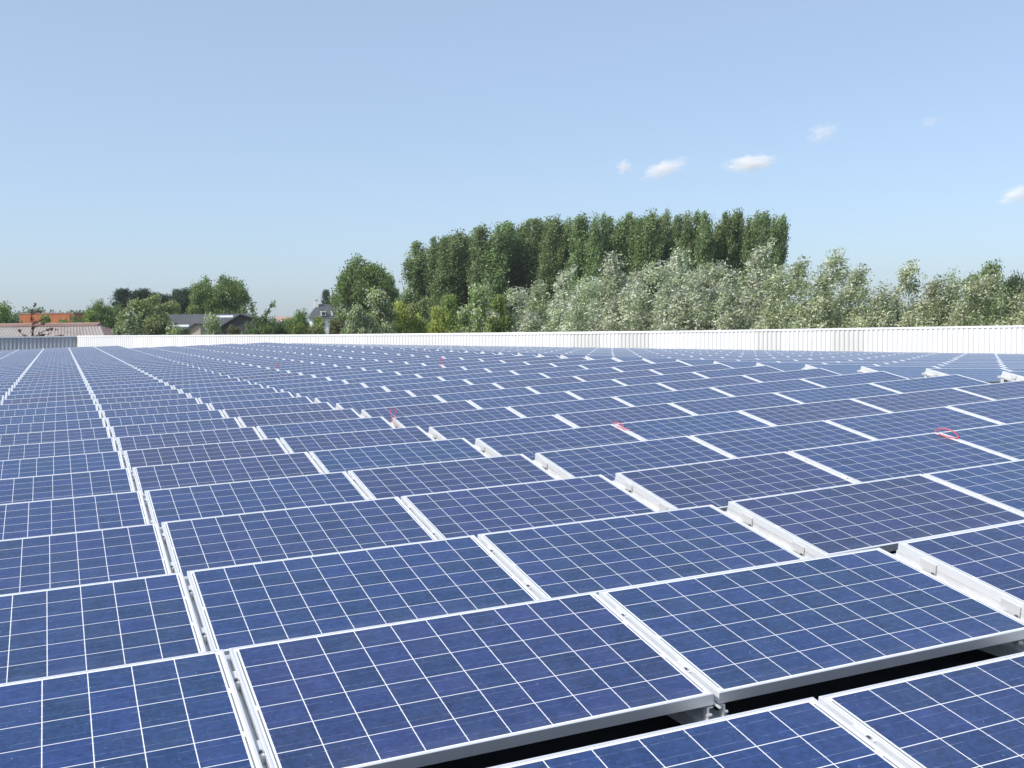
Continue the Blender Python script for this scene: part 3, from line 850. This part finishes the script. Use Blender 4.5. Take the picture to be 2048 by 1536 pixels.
# left group
plant(BRO[0], 'broadleaf_tree', -4, 609, 140, 'dense dark green tree cut off by the left edge of the photo', 'tree', H=BH, width=104, kw=BW, rz=1.1)
plant(BRO[1], 'broadleaf_tree', 205, 603, 165, 'rounded dark green tree right of the brick building', 'tree', H=BH, width=78, kw=BW, rz=2.2)
plant(BRO[2], 'broadleaf_tree', 163, 633, 150, 'low green bush at the right end of the brick building', 'bush', H=BH, width=44, kw=BW)
plant(OLV[1], 'broadleaf_tree', 96, 632, 118, 'small green bush in front of the brick building', 'bush', H=SH, width=44, kw=SW)
plant(OLV[1], 'broadleaf_tree', 131, 640, 116, 'smallest green bush in front of the brick building', 'bush', H=SH, width=22, kw=SW)
plant(PIN[0], 'conifer_tree', 251, 578, 215, 'bluish dark conifer standing alone above the round trees', 'tree', H=17.2, width=80, kw=6.4)
for i, (px, py, w) in enumerate([(288, 579, 46), (310, 582, 44), (338, 583, 52), (373, 577, 52), (392, 592, 40)]):
    plant(PNB, 'conifer_tree', px, py + (0, 4, 7, 2, 3)[i], 225 + 3 * i, '%s dark pine from the left in the clump behind the soft green trees' % ordinal(i + 1), 'tree', 'dark pines in a clump', H=17.2, width=w * (1.6, 1.4, 1.8, 1.5, 1.7)[i], kw=8.0, rz=i * 1.3)
plant(OLV[0], 'broadleaf_tree', 300, 594, 135, 'soft olive green tree below the dark pines', 'tree', H=SH, width=112, kw=SW, rz=.3)
plant(OLV[0], 'broadleaf_tree', 262, 622, 128, 'lower olive green tree left of the barn', 'tree', H=SH, width=72, kw=SW, rz=2.3)
plant(OLV[0], 'broadleaf_tree', 343, 603, 180, 'second soft olive green tree behind the barn roof, below the pines', 'tree', H=SH, width=90, kw=SW, rz=1.2)
plant(OLV[1], 'broadleaf_tree', 352, 606, 195, 'pale olive tree behind the barn roof', 'tree', H=SH, width=62, kw=SW, rz=1.4)
plant(OLV[1], 'broadleaf_tree', 392, 612, 195, 'bright green tree behind the barn roof left of the two big trees', 'tree', H=SH, width=60, kw=SW, rz=.2)
plant(BRO[1], 'broadleaf_tree', 413, 558, 205, 'left one of two big green trees behind the barn', 'tree', H=BH, width=72, kw=BW, rz=3.4)
plant(BRO[2], 'broadleaf_tree', 466, 554, 205, 'right one of two big green trees behind the barn', 'tree', H=BH, width=92, kw=BW, rz=.9)
plant(BRO[0], 'broadleaf_tree', 596, 623, 140, 'round green tree left of the white house', 'tree', H=BH, width=54, kw=BW, rz=.5)
plant(OLV[1], 'broadleaf_tree', 186, 624, 140, 'low green tree under the left side of the rounded dark green tree', 'tree', H=SH, width=60, kw=SW, rz=.9)
plant(BRO[2], 'broadleaf_tree', 236, 611, 190, 'dark green tree filling the gap below the lone bluish conifer', 'tree', H=BH, width=60, kw=BW, rz=2.7)
plant(DRK[0], 'broadleaf_tree', 452, 612, 240, 'dark tree behind and between the two big green trees', 'tree', H=BH, width=90, kw=BW, rz=.7)
plant(BRO[1], 'broadleaf_tree', 574, 640, 200, 'small dark green tree left of the round green tree, by the far house', 'tree', H=BH, width=34, kw=BW, rz=1.7)
plant(OLV[0], 'broadleaf_tree', 690, 622, 150, 'olive green tree at the right end of the white house', 'tree', H=SH, width=50, kw=SW, rz=1.1)
# undergrowth just outside the parapet
ug = [(600, 648, OLV[1], 'low green bush'), (640, 645, OLV[0], 'low olive bush'), (672, 640, RUS[0], 'brownish bush'), (704, 646, DKS[0], 'dark bush'), (560, 650, DKS[0], 'dark low bush'),
      (532, 648, OLV[1], 'green low bush'), (472, 654, RUS[0], 'brownish low bush'), (434, 655, OLV[1], 'bright green bush'), (350, 657, YEL[0], 'yellow green bush'), (372, 659, DKS[0], 'dark small bush'),
      (640, 618, OLV[1], 'mid green bush'), (780, 640, OLV[0], 'olive low bush'), (838, 632, YEL[0], 'yellow low bush'), (925, 628, OLV[1], 'low mid green bush'), (620, 655, RUS[0], 'reddish low bush')]
where = ['under the white house on its left', 'below the white house', 'below the right end of the white house', 'below the large spreading tree', 'right of the contorted tree', 'at the foot of the contorted tree',
         'left of the contorted tree', 'at the right end of the whitish shrub', 'in front of the barn', 'in front of the barn beside the yellow green bush', 'hiding the white house windows', 'under the whitish leaved tree',
         'under the leftmost poplars', 'under the mid green tree', 'at the foot of the round green tree']
for i, (px, py, kd, nm) in enumerate(ug):
    d = 96 if i != 10 else 150
    plant(kd, 'bush', px, py if i != 10 else 634, d + (i % 4), nm + ' ' + where[i] + ', behind the parapet', 'bush', H=SH, width=56 if i != 10 else 34, kw=SW, rz=i * .7)

# sparse young trees close behind the parapet
b0 = 8.4
copper = branch_tree(81, [[(0, 0, 0), (.02, 0, 5), (-.05, 0, 8.6), (0, 0, 9.8), (-.06, 0, 10.9), (.05, 0, 11.4), (.3, 0, 11.75)], [(-.06, 0, 10.9), (.25, .05, 11.15), (.62, 0, 11.2), (.72, 0, 11.05)], [(-.02, 0, 10.2), (.4, 0, 10.35), (.9, .1, 10.6), (1.2, 0, 10.65)],
                           [(0, 0, 9.9), (.5, 0, 10.1), (1.0, .1, 10.25)], [(0, 0, 9.1), (.7, 0, 9.55), (1.3, .1, 9.8), (1.9, 0, 9.75)], [(0, 0, 9.0), (.6, .1, 9.3), (1.3, 0, 9.4)], [(0, 0, 8.8), (-.5, 0, 9.2), (-.85, 0, 9.45), (-1.1, 0, 9.75)], [(0, 0, 8.7), (-.7, 0, 9.05), (-1.25, 0, 9.1)],
                           [(0, 0, 8.6), (1.2, 0, 9.0), (2.0, .1, 9.3), (2.6, 0, 9.2)]],
                     [(.12, .05, .05), (.155, .068, .062), (.10, .058, .048)], (.085, .035), None, 9, .04, .085)
plant(copper, 'copper_tree', 69, 607, 92, 'thin purple brown young tree in front of the shed roof', 'tree', H=11.75)
white_sap = branch_tree(82, [[(0, 0, 0), (0, 0, 5), (.1, 0, 8.2), (.05, 0, 9.6), (.3, 0, 10.4)], [(0, 0, 7.8), (-.7, 0, 8.6), (-1.1, .1, 9.1)], [(.1, 0, 8.2), (.6, 0, 9.0), (.8, 0, 9.8)], [(0, 0, 7.2), (-1.0, 0, 8.0), (-1.5, 0, 8.1)], [(0, 0, 7.4), (.9, 0, 8.1), (1.2, 0, 8.3)]],
                        [(.14, .19, .08), (.11, .155, .065)], (.10, .055), (.28, (.46, .48, .36)), 22, .06, .22)
plant(white_sap, 'young_tree', 258, 616, 90, 'young tree with white flecked leaves left of the barn', 'tree', H=10.5)
for nm, px, py, lab in (('young_tree', 338, 645, 'thin green shoot in front of the barn'),):
    plant(white_sap, nm, px, py, 92, lab, 'tree', H=10.5)
contort = branch_tree(83, [[(0, 0, 0), (.1, 0, 5), (-.1, 0, 7.8), (-.35, 0, 9.6), (-.62, 0, 10.5), (-.55, 0, 11.2)], [(-.1, 0, 7.6), (.15, 0, 8.9), (.3, .1, 10.0), (.62, 0, 10.6), (.98, 0, 11.0)], [(0, 0, 7.4), (.4, 0, 8.9), (.75, 0, 9.7), (1.05, 0, 9.85)],
                            [(0, 0, 7), (.6, 0, 8.3), (1.2, 0, 9.2), (1.65, 0, 9.7)], [(-.2, 0, 7.4), (-.7, 0, 8.6), (-1.0, 0, 9.5)], [(-.2, 0, 7.8), (.0, 0, 9.2), (.1, 0, 10)], [(0, 0, 7), (-.9, 0, 8.2), (-1.5, 0, 8.8)], [(0, 0, 7), (.9, 0, 8.0), (1.7, 0, 8.6)],
                            [(0, 0, 7.4), (.4, .4, 8.8), (.7, .4, 9.3)], [(0, 0, 7.3), (-.5, .4, 8.6), (-.7, .3, 9.2)], [(0, 0, 7), (-.5, -.3, 8.4), (-.4, -.3, 9.3)], [(0, 0, 7), (.4, -.3, 8.3), (.2, -.4, 9.2)], [(0, 0, 7), (1.2, .3, 7.9), (2.1, .2, 8.5)], [(0, 0, 7), (-1.2, .3, 7.8), (-2.0, .2, 8.4)]],
                      [(.10, .155, .06), (.12, .18, .065), (.15, .205, .08)], (.085, .045), (.1, (.3, .35, .2)), 20, .06, .2)
plant(contort, 'contorted_tree', 524, 605, 92, 'dark green tree with twisted bare-tipped branches right of the barn gable', 'tree', H=11.25)
plant(SIL[0], 'shrub', 425, 631, 92, 'whitish green shrub in front of the barn gable', 'shrub', H=SH, width=72, kw=SW, rz=.8)

# ------------------------------------------------------------------ buildings beyond the trees
M['brick'] = mottled('orange brick', (0.46, 0.15, 0.075), (0.58, 0.22, 0.11), 1.3, 0.85, 0.1)
M['slate'] = mottled('dark slate', (0.075, 0.075, 0.085), (0.11, 0.11, 0.12), 0.8, 0.6, 0.3)
M['barnroof'] = mottled('charcoal roof sheet', (0.075, 0.078, 0.085), (0.10, 0.102, 0.11), 0.4, 0.55, 0.35)
M['barnwall'] = mottled('dark grey boarding', (0.07, 0.07, 0.074), (0.10, 0.10, 0.10), 0.6, 0.8, 0.2)
M['skylight'] = mat('translucent roof light', (0.6, 0.64, 0.7), 0.3)
M['shed'] = mottled('weathered fibre cement', (0.24, 0.205, 0.19), (0.38, 0.355, 0.335), 0.35, 0.9, 0.1, detail=6)
M['shedtop'] = mottled('lichen stained ridge', (0.30, 0.19, 0.165), (0.40, 0.28, 0.25), 0.6, 0.9, 0.1)
M['render'] = mat('white render', (0.8, 0.8, 0.78), 0.7)
M['tan'] = mottled('tan wall', (0.5, 0.4, 0.31), (0.58, 0.47, 0.37), 0.7, 0.8, 0.2)
M['pane'] = mat('window glass', (0.03, 0.04, 0.05), 0.08)
M['tile'] = mottled('pinkish roof tile', (0.36, 0.22, 0.18), (0.45, 0.3, 0.25), 1.0, 0.85, 0.1)
def vthing(name, px, depth, label, cat, dz=0.0, turn=0.0):
    g = at(px, depth); g.z += dz
    return tag(empty(name, g, RZ_VIEW + turn), label, cat)
def lz(py, px, depth): return z_at(py, px, depth) - GZ      # local height

# brick building
t = vthing('brick_building', 98, 175, 'plain orange brick building behind the thin purple tree', 'building')
k = mpp(175); h = lz(628, 98, 175)
mb = MB(); mb.box(-54 * k, 54 * k, 0, 9, 0, h); mb.build('wall', M['brick'], t)
mb = MB(); mb.box(-54.6 * k, 54.6 * k, -.06, 9.06, h + .003, h + .16); mb.build('roof', M['tile'], t)
mb = MB(); mb.box(46 * k, 47.6 * k, -.05, -.002, 0, h - .1); mb.build('downpipe', M['bolt'], t)
# long low shed with weathered corrugated roof
t = vthing('long_shed', 90, 112, 'long low shed with stained pinkish grey corrugated roof left of the barn', 'shed')
k = mpp(112); hr = lz(650.5, 90, 112); he = lz(676, 90, 112)
def corr_roof(x0, x1, y0, z0, y1, z1, step, amp, x1t=None):
    mb = MB(); n = int((x1 - x0) / step); vv = []
    for i in range(n + 1):
        u = i / n; a = x0 + (x1 - x0) * u; b = x0 + ((x1t if x1t is not None else x1) - x0) * u
        d = amp * (i % 2)
        vv += [(a, y0, z0 + d), (b, y1, z1 + d)]
    mb.add(vv, [(2 * i, 2 * i + 2, 2 * i + 3, 2 * i + 1) for i in range(n)])
    return mb
x0, x1 = -150 * k, 150 * k
corr_roof(x0, x1, -3.6, he, 0, hr, 0.17, 0.05, x1 - 1.9).build('roof', M['shed'], t)
corr_roof(x0, x1, 3.6, he, 0, hr, 0.17, 0.05, x1 - 1.9).build('rear_roof', M['shed'], t)
mb = MB(); mb.add([(x1, -3.6, he), (x1, 3.6, he), (x1 - 1.9, 0, hr)], [(0, 1, 2)]); mb.build('hip', M['shedtop'], t)
mb = MB(); mb.box(x0, x1 - 1.9, -.55, .55, hr - .12, hr + .1); mb.tube([(x0, 0, hr + .1), (x1 - 1.9, 0, hr + .1)], .14, 8); mb.build('ridge_cap', M['shedtop'], t)
mb = MB(); mb.box(x0 + .2, x1 - .2, -3.3, 3.3, 0, he - .05); mb.build('wall', M['tan'], t)
# barn: ridge along the view's x, gable on the right
t = vthing('barn', 412, 150, 'large barn with charcoal roof, light roof strips and dark gable', 'barn', turn=0.10)
k = mpp(150); hr = lz(628, 440, 150); he = lz(664, 412, 150)
xl, xr = -104 * k, 96 * k; yb = 4.2
mb = MB(); mb.add([(xl, -yb - .3, he - .1), (xr, -yb - .3, he - .1), (xr, 0, hr), (xl + .6, 0, hr), (xl, yb, he - .1), (xr, yb, he - .1)], [(0, 1, 2, 3), (3, 2, 5, 4)])
mb.add([(xl, -yb - .3, he - .22), (xr, -yb - .3, he - .22), (xr, 0, hr - .12), (xl + .6, 0, hr - .12)], [(3, 2, 1, 0)])
roof = mb.build('roof', M['barnroof'], t)
def on_roof(x, f, lift): return (x, -yb - .3 + (yb + .3) * f, he - .1 + (hr - he + .1) * f + lift)
for (a, b, f) in ((-100, -22, .32), (-84, -62, .10), (-92, -44, .12), (22, 58, .80), (4, 20, .56)):
    mb = MB(); mb.add([on_roof(a * k, f, .05), on_roof(b * k, f, .05), on_roof(b * k, f + .10, .05), on_roof(a * k, f + .10, .05)], [(0, 1, 2, 3)])
    mb.add([on_roof(a * k, f, .05), on_roof(b * k, f, .05), on_roof(b * k, f, .002), on_roof(a * k, f, .002)], [(3, 2, 1, 0)])
    mb.build('roof_light', M['skylight'], roof)
mb = MB(); mb.box(xl + .3, xr - .25, -yb, yb, 0, he - .3)
mb.build('wall', M['barnwall'], t)
t2 = t
# gable wing facing the viewer, right part
gx0, gx1, ga = 42 * k, 152 * k, 84 * k
hg = lz(628.5, 500, 150); hgl = lz(656, 450, 150); hgr = lz(646, 560, 150)
mb = MB(); mb.add([(gx0, -6, 0), (gx1, -6, 0), (gx1, -6, hgr), (ga, -6, hg - .12), (gx0, -6, hgl), (gx0, 5, 0), (gx1, 5, 0), (gx1, 5, hgr), (ga, 5, hg - .12), (gx0, 5, hgl)],
                  [(0, 1, 2, 3, 4), (9, 8, 7, 6, 5), (0, 4, 9, 5), (1, 6, 7, 2)])
mb.build('gable_wall', M['barnwall'], t)
mb = MB()
for (xa_, za, xb_, zb_) in ((gx0 - .5, hgl - .22, ga, hg), (ga, hg, gx1 + .5, hgr - .22)):
    mb.add([(xa_, -6.4, za), (xb_, -6.4, zb_), (xb_, 5.3, zb_), (xa_, 5.3, za), (xa_, -6.4, za - .14), (xb_, -6.4, zb_ - .14), (xb_, 5.3, zb_ - .14), (xa_, 5.3, za - .14)], [(0, 1, 2, 3), (7, 6, 5, 4), (4, 5, 1, 0)])
mb.build('gable_roof', M['barnroof'], t)
# tan lean-to in front of the barn
t = vthing('lean_to', 378, 128, 'small tan walled lean-to with steep dark roof edge before the barn', 'lean-to')
k = mpp(128); a, b = lz(647, 395, 128), lz(668, 352, 128)
mb = MB(); mb.add([(-24 * k, 0, 0), (26 * k, 0, 0), (26 * k, 0, a - .1), (14 * k, 0, a - .1), (-24 * k, 0, b - .1), (-24 * k, 4, 0), (26 * k, 4, 0), (26 * k, 4, a - .1), (14 * k, 4, a - .1), (-24 * k, 4, b - .1)], [(0, 1, 2, 3, 4), (9, 8, 7, 6, 5), (1, 6, 7, 2), (0, 4, 9, 5)])
mb.build('wall', M['tan'], t)
mb = MB(); mb.add([(-28 * k, -.3, b - .35), (15 * k, -.3, a), (15 * k, 4.2, a), (-28 * k, 4.2, b - .35), (-28 * k, -.3, b - .55), (15 * k, -.3, a - .16)], [(0, 1, 2, 3), (4, 5, 1, 0)])
mb.add([(15 * k, -.3, a), (30 * k, -.3, a - .05), (30 * k, 4.2, a - .05), (15 * k, 4.2, a)], [(0, 1, 2, 3)])
mb.build('roof', M['barnroof'], t)
# small far house
t = vthing('small_house', 566, 260, 'small distant house with pinkish roof and white dormer between the trees', 'house')
k = mpp(260); hr = lz(633, 566, 260); he = lz(648, 566, 260)
mb = MB(); mb.box(-18 * k, 18 * k, 0, 6, 0, he); mb.build('wall', M['render'], t)
mb = MB(); mb.add([(-20 * k, -.4, he - .1), (20 * k, -.4, he - .1), (16 * k, 3, hr), (-16 * k, 3, hr), (-20 * k, 6.4, he - .1), (20 * k, 6.4, he - .1)], [(0, 1, 2, 3), (3, 2, 5, 4), (0, 3, 4), (1, 5, 2)]); rf = mb.build('roof', M['tile'], t)
mb = MB(); a, b = lz(641, 566, 260), lz(650, 566, 260); mb.add([(-3 * k, -.6, b), (4 * k, -.6, b), (4 * k, -.6, a - .3), (.5 * k, -.6, a + .2), (-3 * k, -.6, a - .3), (-3 * k, 2, b), (4 * k, 2, b), (4 * k, 2, a - .3), (.5 * k, 2, a + .2), (-3 * k, 2, a - .3)], [(0, 1, 2, 3, 4), (1, 6, 7, 2), (4, 9, 5, 0), (3, 8, 9, 4), (2, 7, 8, 3)])
dm = mb.build('dormer', M['render'], t)
# white house with hipped slate roof
D_ = 290
t = vthing('white_house', 655, D_, 'white house with hipped dark slate roof and two white chimneys', 'house', turn=0.25)
k = mpp(D_); hr = lz(608.5, 655, D_); he = lz(635, 655, D_)
mb = MB(); mb.box(-31 * k, 31 * k, -4, 4, 0, he); wl_ = mb.build('wall', M['render'], t)
mb = MB(); mb.add([(-37 * k, -4.7, he - .2), (37 * k, -4.7, he - .2), (37 * k, 4.7, he - .2), (-37 * k, 4.7, he - .2), (-17 * k, 0, hr), (19 * k, 0, hr)], [(0, 1, 5, 4), (1, 2, 5), (2, 3, 4, 5), (3, 0, 4), (3, 2, 1, 0)])
rf = mb.build('roof', M['slate'], t)
for (a, b, top, y) in ((-23, -15, 600, -.5), (19, 24, 603, .2)):
    zt = lz(top, 655, D_)
    mb = MB(); mb.box(a * k, b * k, y - .5, y + .5, hr - 1.6, zt); mb.box((a - .6) * k, (b + .6) * k, y - .6, y + .6, zt + .003, zt + .14)
    mb.build('chimney', M['render'], rf)
for (a, b) in ((-12, -3), (9, 20)):
    z0, z1 = lz(632, 655, D_), lz(624.5, 655, D_)
    mb = MB(); mb.box(a * k, b * k, -4.5, -1.2, z0, z1); mb.box((a - .8) * k, (b + .8) * k, -4.7, -1.0, z1 + .003, z1 + .18)
    d = mb.build('dormer', M['render'], rf)
for (a, b) in ((-10.5, -4.5), (11, 18)):
    z0, z1 = lz(631, 655, D_), lz(625.6, 655, D_)
    mb = MB(); mb.box(a * k, b * k, -4.53, -4.46, z0, z1); mb.build('dormer_window', M['pane'], t)
for a in (-24, -8, 8, 22):
    z0, z1 = lz(652, 655, D_), lz(640, 655, D_)
    mb = MB(); mb.box((a - 2.4) * k, (a + 2.4) * k, -4.03, -3.97, z0, z1); mb.build('window', M['pane'], t)
# far wood on the skyline
rng = np.random.default_rng(99)
cl = []
for px in np.arange(-60, 260, 3.2):
    d = 640 + rng.uniform(-20, 20); g = at(px, d)
    top = z_at(626 + 4 * math.sin(px * .06) + rng.uniform(-2, 3), px, d)
    s = rng.uniform(1.6, 2.6)
    for z in np.arange(GZ + 2, top, 2.6): cl.append((g.x, g.y, z, s * 1.2, s, s, 0))
for px in np.arange(490, 640, 3.2):
    d = 640 + rng.uniform(-20, 20); g = at(px, d); top = z_at(645 + rng.uniform(-3, 3), px, d); s = rng.uniform(1.6, 2.4)
    for z in np.arange(GZ + 2, top, 2.6): cl.append((g.x, g.y, z, s * 1.2, s, s, 0))
for px in np.arange(760, 2200, 6.0):
    d = 420 + rng.uniform(-20, 20); g = at(px, d); top = z_at(618 + rng.uniform(-6, 8), px, d); s = rng.uniform(2.2, 3.2)
    for z in np.arange(GZ + 2, top, 3.6): cl.append((g.x, g.y, z, s * 1.2, s, s, 0))
cen, col = clump_leaves(cl, 26, rng, [(.09, .13, .06), (.105, .145, .07)], .3)
tag(link('distant_wood', leaves('distant_wood', cen, col, .9, .6, rng, .4)), 'distant wood closing the skyline far behind the trees', 'wood', kind='stuff')

# thin summer haze in the air
mh = bpy.data.materials.new('haze'); mh.use_nodes = True
gh = NG(mh); gh.n.remove(gh.n['Principled BSDF'])
pv = gh.new('ShaderNodeVolumePrincipled'); pv.inputs['Color'].default_value = (0.93, 0.96, 1.0, 1); pv.inputs['Density'].default_value = 0.00016
gh.l.new(pv.outputs[0], gh.n['Material Output'].inputs['Volume'])
mb = MB(); mb.box(-1520, 1520, -1020, 1520, GZ - 1, 21)
tag(mb.build('haze', mh), kind='stuff')

# ------------------------------------------------------------------ small fair-weather clouds
def cloud_mat(name, dens, seed):
    mt = bpy.data.materials.new(name); mt.use_nodes = True; g = NG(mt)
    g.n.remove(g.n['Principled BSDF'])
    pv = g.new('ShaderNodeVolumePrincipled')
    pv.inputs['Color'].default_value = (1, .975, .95, 1); pv.inputs['Anisotropy'].default_value = -0.2
    tc = g.new('ShaderNodeTexCoord')
    mp = g.new('ShaderNodeMapping'); mp.inputs['Location'].default_value = (seed * 3.7, seed * 1.3, seed); g.l.new(tc.outputs['Object'], mp.inputs['Vector'])
    no = g.noise(2.4, 6, mp.outputs[0], .68)
    ln = g.new('ShaderNodeVectorMath', operation='LENGTH'); g.l.new(tc.outputs['Object'], ln.inputs[0])
    fall = g.math('SUBTRACT', 1.0, ln.outputs['Value'])
    d = g.math('SUBTRACT', g.math('ADD', g.math('MULTIPLY', no, 2.6), g.math('MULTIPLY', fall, 1.0)), 1.55, clamp=True)
    g.l.new(g.math('MULTIPLY', d, dens), pv.inputs['Density'])
    g.l.new(pv.outputs[0], g.n['Material Output'].inputs['Volume'])
    return mt
CD = 2600
def cloud(px, py, w, h, dens, label, tilt=0.0, seed=1):
    k = mpp(CD)
    p = EYE + (FWD + RIGHT * ((px - 1024) / F_PX) + DOWN * ((py - 768) / F_PX)) * CD
    bm = bmesh.new(); bmesh.ops.create_icosphere(bm, subdivisions=3, radius=1.0)
    me = bpy.data.meshes.new('cloud'); bm.to_mesh(me); bm.free()
    me.materials.append(cloud_mat('cloud vapour', dens, seed))
    o = link('cloud', me)
    o.location = p; o.scale = (w * k * .5, w * k * .4, h * k * .5)
    o.rotation_euler = Matrix.Rotation(RZ_VIEW, 4, 'Z').to_euler()
    o.rotation_euler[1] = -tilt
    tag(o, label, 'cloud', 'small fair weather clouds')
cloud(1249, 334, 46, 40, .075, 'small compact white cloud, leftmost of the sky', 0, 2)
cloud(1330, 338, 118, 42, .06, 'slanting wispy white cloud just right of the smallest one', R_(18), 3)
cloud(1501, 327, 128, 44, .07, 'long flat white cloud above the right end of the poplars', R_(4), 4)
cloud(1645, 266, 84, 52, .026, 'faint cloud puff higher than the long flat white cloud', R_(14), 5)
cloud(1860, 243, 60, 32, .016, 'barely visible cloud wisp high at the right', R_(14), 6)
cloud(2036, 389, 96, 46, .06, 'white cloud cut off by the right edge of the photo', R_(14), 7)
